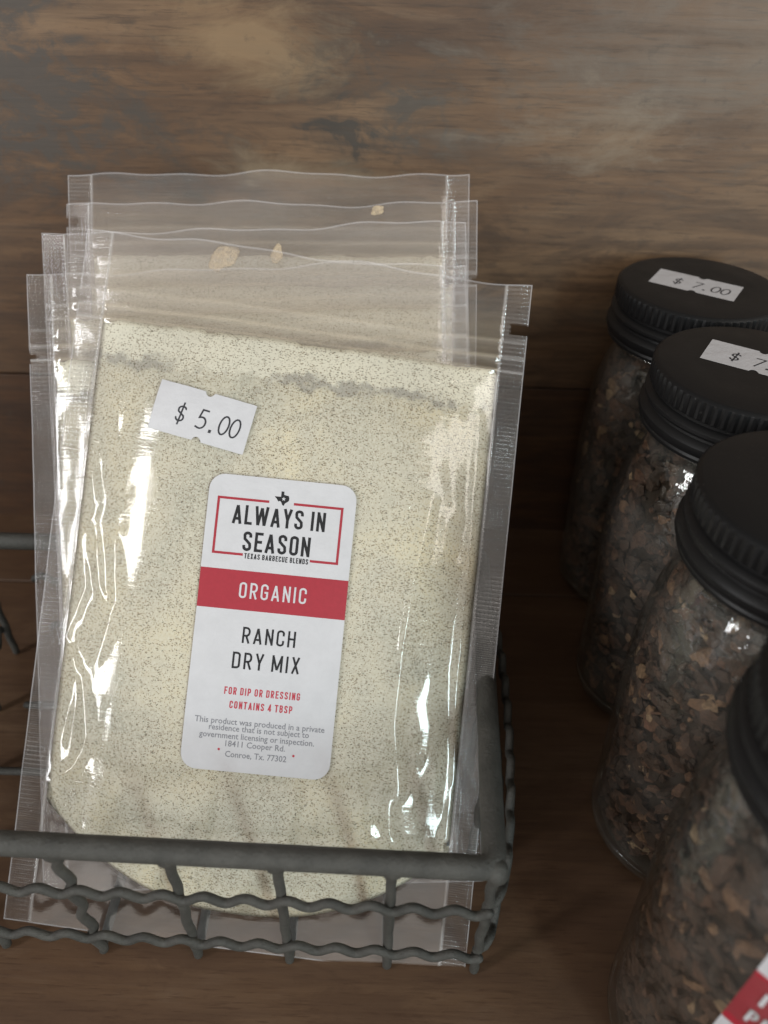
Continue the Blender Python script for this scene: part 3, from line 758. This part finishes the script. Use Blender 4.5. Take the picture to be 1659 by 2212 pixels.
# ---------------------------------------------------------------- spice jars
ZT = 161.0
def jar_body_profile():
    outer = [(0, 1.6), (22, 1.4), (26, 0.4), (29, 0.8), (30.6, 2.6), (31.2, 7), (31.5, 14), (34.5, 80), (34.5, 96), (33.8, 107), (32.6, 116), (31.0, 123.5), (29.3, 129), (28.3, 132), (28.2, 134), (28.9, 135.4), (29.6, 136.4), (28.9, 137.6), (28.0, 138.6), (28.0, 152)]
    inner = [(26.4, 152), (26.4, 133), (27.4, 129), (29.0, 123), (30.6, 115.5), (31.8, 106.5), (32.5, 92), (32.3, 78), (29.5, 18), (28.8, 9), (26, 5.4), (0, 4.6)]
    return outer, inner
def fine_prof(p, n=4):
    out = []
    for i in range(len(p)-1):
        for k in range(n):
            t = k/n; a = p[max(0, i-1)]; b = p[i]; c = p[i+1]; d = p[min(len(p)-1, i+2)]
            out.append(tuple(0.5*((2*b[j]) + (-a[j]+c[j])*t + (2*a[j]-5*b[j]+4*c[j]-d[j])*t*t + (-a[j]+3*b[j]-3*c[j]+d[j])*t**3) for j in (0, 1)))
    return [(max(0, r), z) for r, z in out] + [p[-1]]
def make_jar():
    t = thing('spice_jar', 'x', 'jar', Matrix())
    o_, i_ = jar_body_profile()
    bm = bmesh.new(); lathe(bm, fine_prof(o_), 72); link('glass_body', bm, M['glass'], t)
    bm = bmesh.new(); lathe(bm, [(r-0.2, z) for r, z in fine_prof(i_) if r > 0.2] + [(0, 4.6)], 48); link('glass_lining', bm, M['glass'], t)
    # black screw lid: knurled cap on a stepped skirt
    seg = 216
    prof = [(0, ZT), (20, ZT), (30.6, ZT-.05), (31.6, ZT-.35), (32.2, ZT-1.0), (32.3, ZT-1.3), (32.3, ZT-7.4), (32.0, ZT-8.0), (30.9, ZT-8.4), (30.9, ZT-9.6),
            (32.2, ZT-10.2), (33.0, ZT-11.2), (33.0, ZT-12.2), (32.2, ZT-13.2), (31.6, ZT-13.8), (31.7, ZT-14.6), (32.9, ZT-15.4), (33.7, ZT-16.6), (33.7, ZT-18.6), (33.0, ZT-19.8), (32.2, ZT-20.4), (32.6, ZT-21.2), (32.4, ZT-22.4), (30, ZT-22.6), (29.4, ZT-20)]
    kn = lambda k, z, r: (0.28 if k % 3 else -0.34) if ZT-7.5 < z < ZT-1.2 else 0.0
    bm = bmesh.new(); lathe(bm, prof[::-1], seg, kn)
    bmesh.ops.recalc_face_normals(bm, faces=bm.faces)
    lid = link('lid', bm, M['lid'], t)
    md = lid.data; 
    for p in md.polygons: p.use_smooth = True
    try: md.set_sharp_from_angle(angle=radians(32))
    except Exception: pass
    # contents: dark core wrapped in loose granules pressed to the glass
    rng = random.Random(4)
    def fillr(z): return min(31.7, 28.0 + z*.046, 31.7 - max(0, z-92)*.05 - max(0, z-108)*.16)
    bm = bmesh.new(); lathe(bm, [(0, 6), (23, 6), (25.5, 10), (29.0, 84), (29.2, 95), (27.6, 110), (25.5, 119), (22.5, 124), (0, 124.5)], 40)
    core = bm
    for k in range(2600):
        a = rng.uniform(0, 2*pi); top = rng.random() < .08
        if top: rr = 24*sqrt(rng.random()); z = 124.5
        else:
            z = rng.uniform(7, 127); rr = fillr(z) - rng.uniform(0.6, 2.6)
        s = rng.choice((1.3, 1.7, 2.1, 2.6, 3.2, 4.2)) * rng.uniform(.8, 1.15)
        sub = bmesh.ops.create_icosphere(bm, subdivisions=1, radius=1)['verts']
        rot = Matrix.Rotation(rng.uniform(0, 6.3), 3, 'X') @ Matrix.Rotation(rng.uniform(0, 6.3), 3, 'Y')
        sx, sy, sz = s*rng.uniform(.7, 1.5), s*rng.uniform(.5, 1), s*rng.uniform(.35, .8)
        c = Vector((rr*cos(a), rr*sin(a), z)); lim = fillr(z)+.4
        for q in sub:
            j = 1 + rng.uniform(-.22, .22); p = rot @ Vector((q.co.x*sx*j, q.co.y*sy*j, q.co.z*sz*j)) + c
            rad = hypot(p.x, p.y)
            if rad > lim: p.x *= lim/rad; p.y *= lim/rad
            q.co = p
            for f in q.link_faces: f.material_index = 1
    link('spice_contents', core, [M['core'], M['chips']], t, smooth=False)
    return t
def copy_tree(o):
    c = o.copy(); COL.objects.link(c)
    for ch in list(o.children):
        d = ch.copy(); COL.objects.link(d); d.parent = c
    return c
jar0 = make_jar()
jars = [((125, 300.5), 'jar of dark spice at the back by the wall, its lid price fully visible', 0.0, -32, (-2.0, 0.5)),
        ((122, 231.5), 'second jar of dark spice from the wall, price sticker cut by the photo edge', 1.9, -31.6, (2.0, 4.0)),
        ((115.5, 161.5), 'third jar of dark spice from the wall, black lid with almost no sticker in view', 3.7, 58, (13, 1.5)),
        ((107, 91.0), 'nearest jar of dark spice with red and white label at the bottom corner', 5.1, -14, None)]
G2 = 'black lidded spice jars in a row along the wall side'
allj = [jar0] + [copy_tree(jar0) for _ in jars[1:]]
for i, ((x, y), lab, rz, srot, soff) in enumerate(jars):
    j = allj[i]
    j.location = (x*MM, y*MM, 0); j['label'] = lab; j['group'] = G2
    for ch in j.children: ch.rotation_euler.z = rz
    if soff:
        bm = bmesh.new(); A = radians(srot)
        sticker_mesh(bm, lambda px, py, off: Vector((soff[0]+px*cos(A)-py*sin(A), soff[1]+px*sin(A)+py*cos(A), ZT+0.04+off)), '$ 7.00', i)
        link('price_sticker', bm, [M['paper'], M['ink']], j, smooth=False)
    # paper label wrapped round the front of the glass
    a0 = radians(-137.3 if i == 3 else -92); RL = 34.72; z0, z1 = 26.0, 112.0
    def S_wrap(px, pz, off, a0=a0):
        an = a0 + px/RL; pts = [(14, 31.5), (80, 34.5), (96, 34.5), (107, 33.8), (116, 32.6), (124, 31)]
        r = 34.6
        for (za, ra), (zb, rb) in zip(pts, pts[1:]):
            if za <= pz <= zb: r = ra + (rb-ra)*(pz-za)/(zb-za)
        r += 0.14 + off
        return Vector((r*cos(an), r*sin(an), pz))
    bm = bmesh.new(); n = 40; LWJ = 50.0
    for (c0, c1, mi) in ((z0, 80, 0), (80, 104.5, 1), (104.5, 110, 0), (110, 116.5, 0)):
        for k in range(n):
            q = [S_wrap(LWJ*k/n, c0, 0), S_wrap(LWJ*(k+1)/n, c0, 0), S_wrap(LWJ*(k+1)/n, c1, 0), S_wrap(LWJ*k/n, c1, 0)]
            f = bm.faces.new([bm.verts.new(p) for p in q]); f.material_index = mi
    if i == 3:
        p = Print(); p.caps('PE', 3.6, 8.6, 85.2, 5.6, 0, .06, t=.15, gap=.16); p.caps('I', 4.0, 4.9, 94.2, 5.6, 0, .06, t=.2); p.build(bm, S_wrap)
    bmesh.ops.remove_doubles(bm, verts=bm.verts, dist=0.01)
    link('label', bm, [M['paper'], M['red']], j)
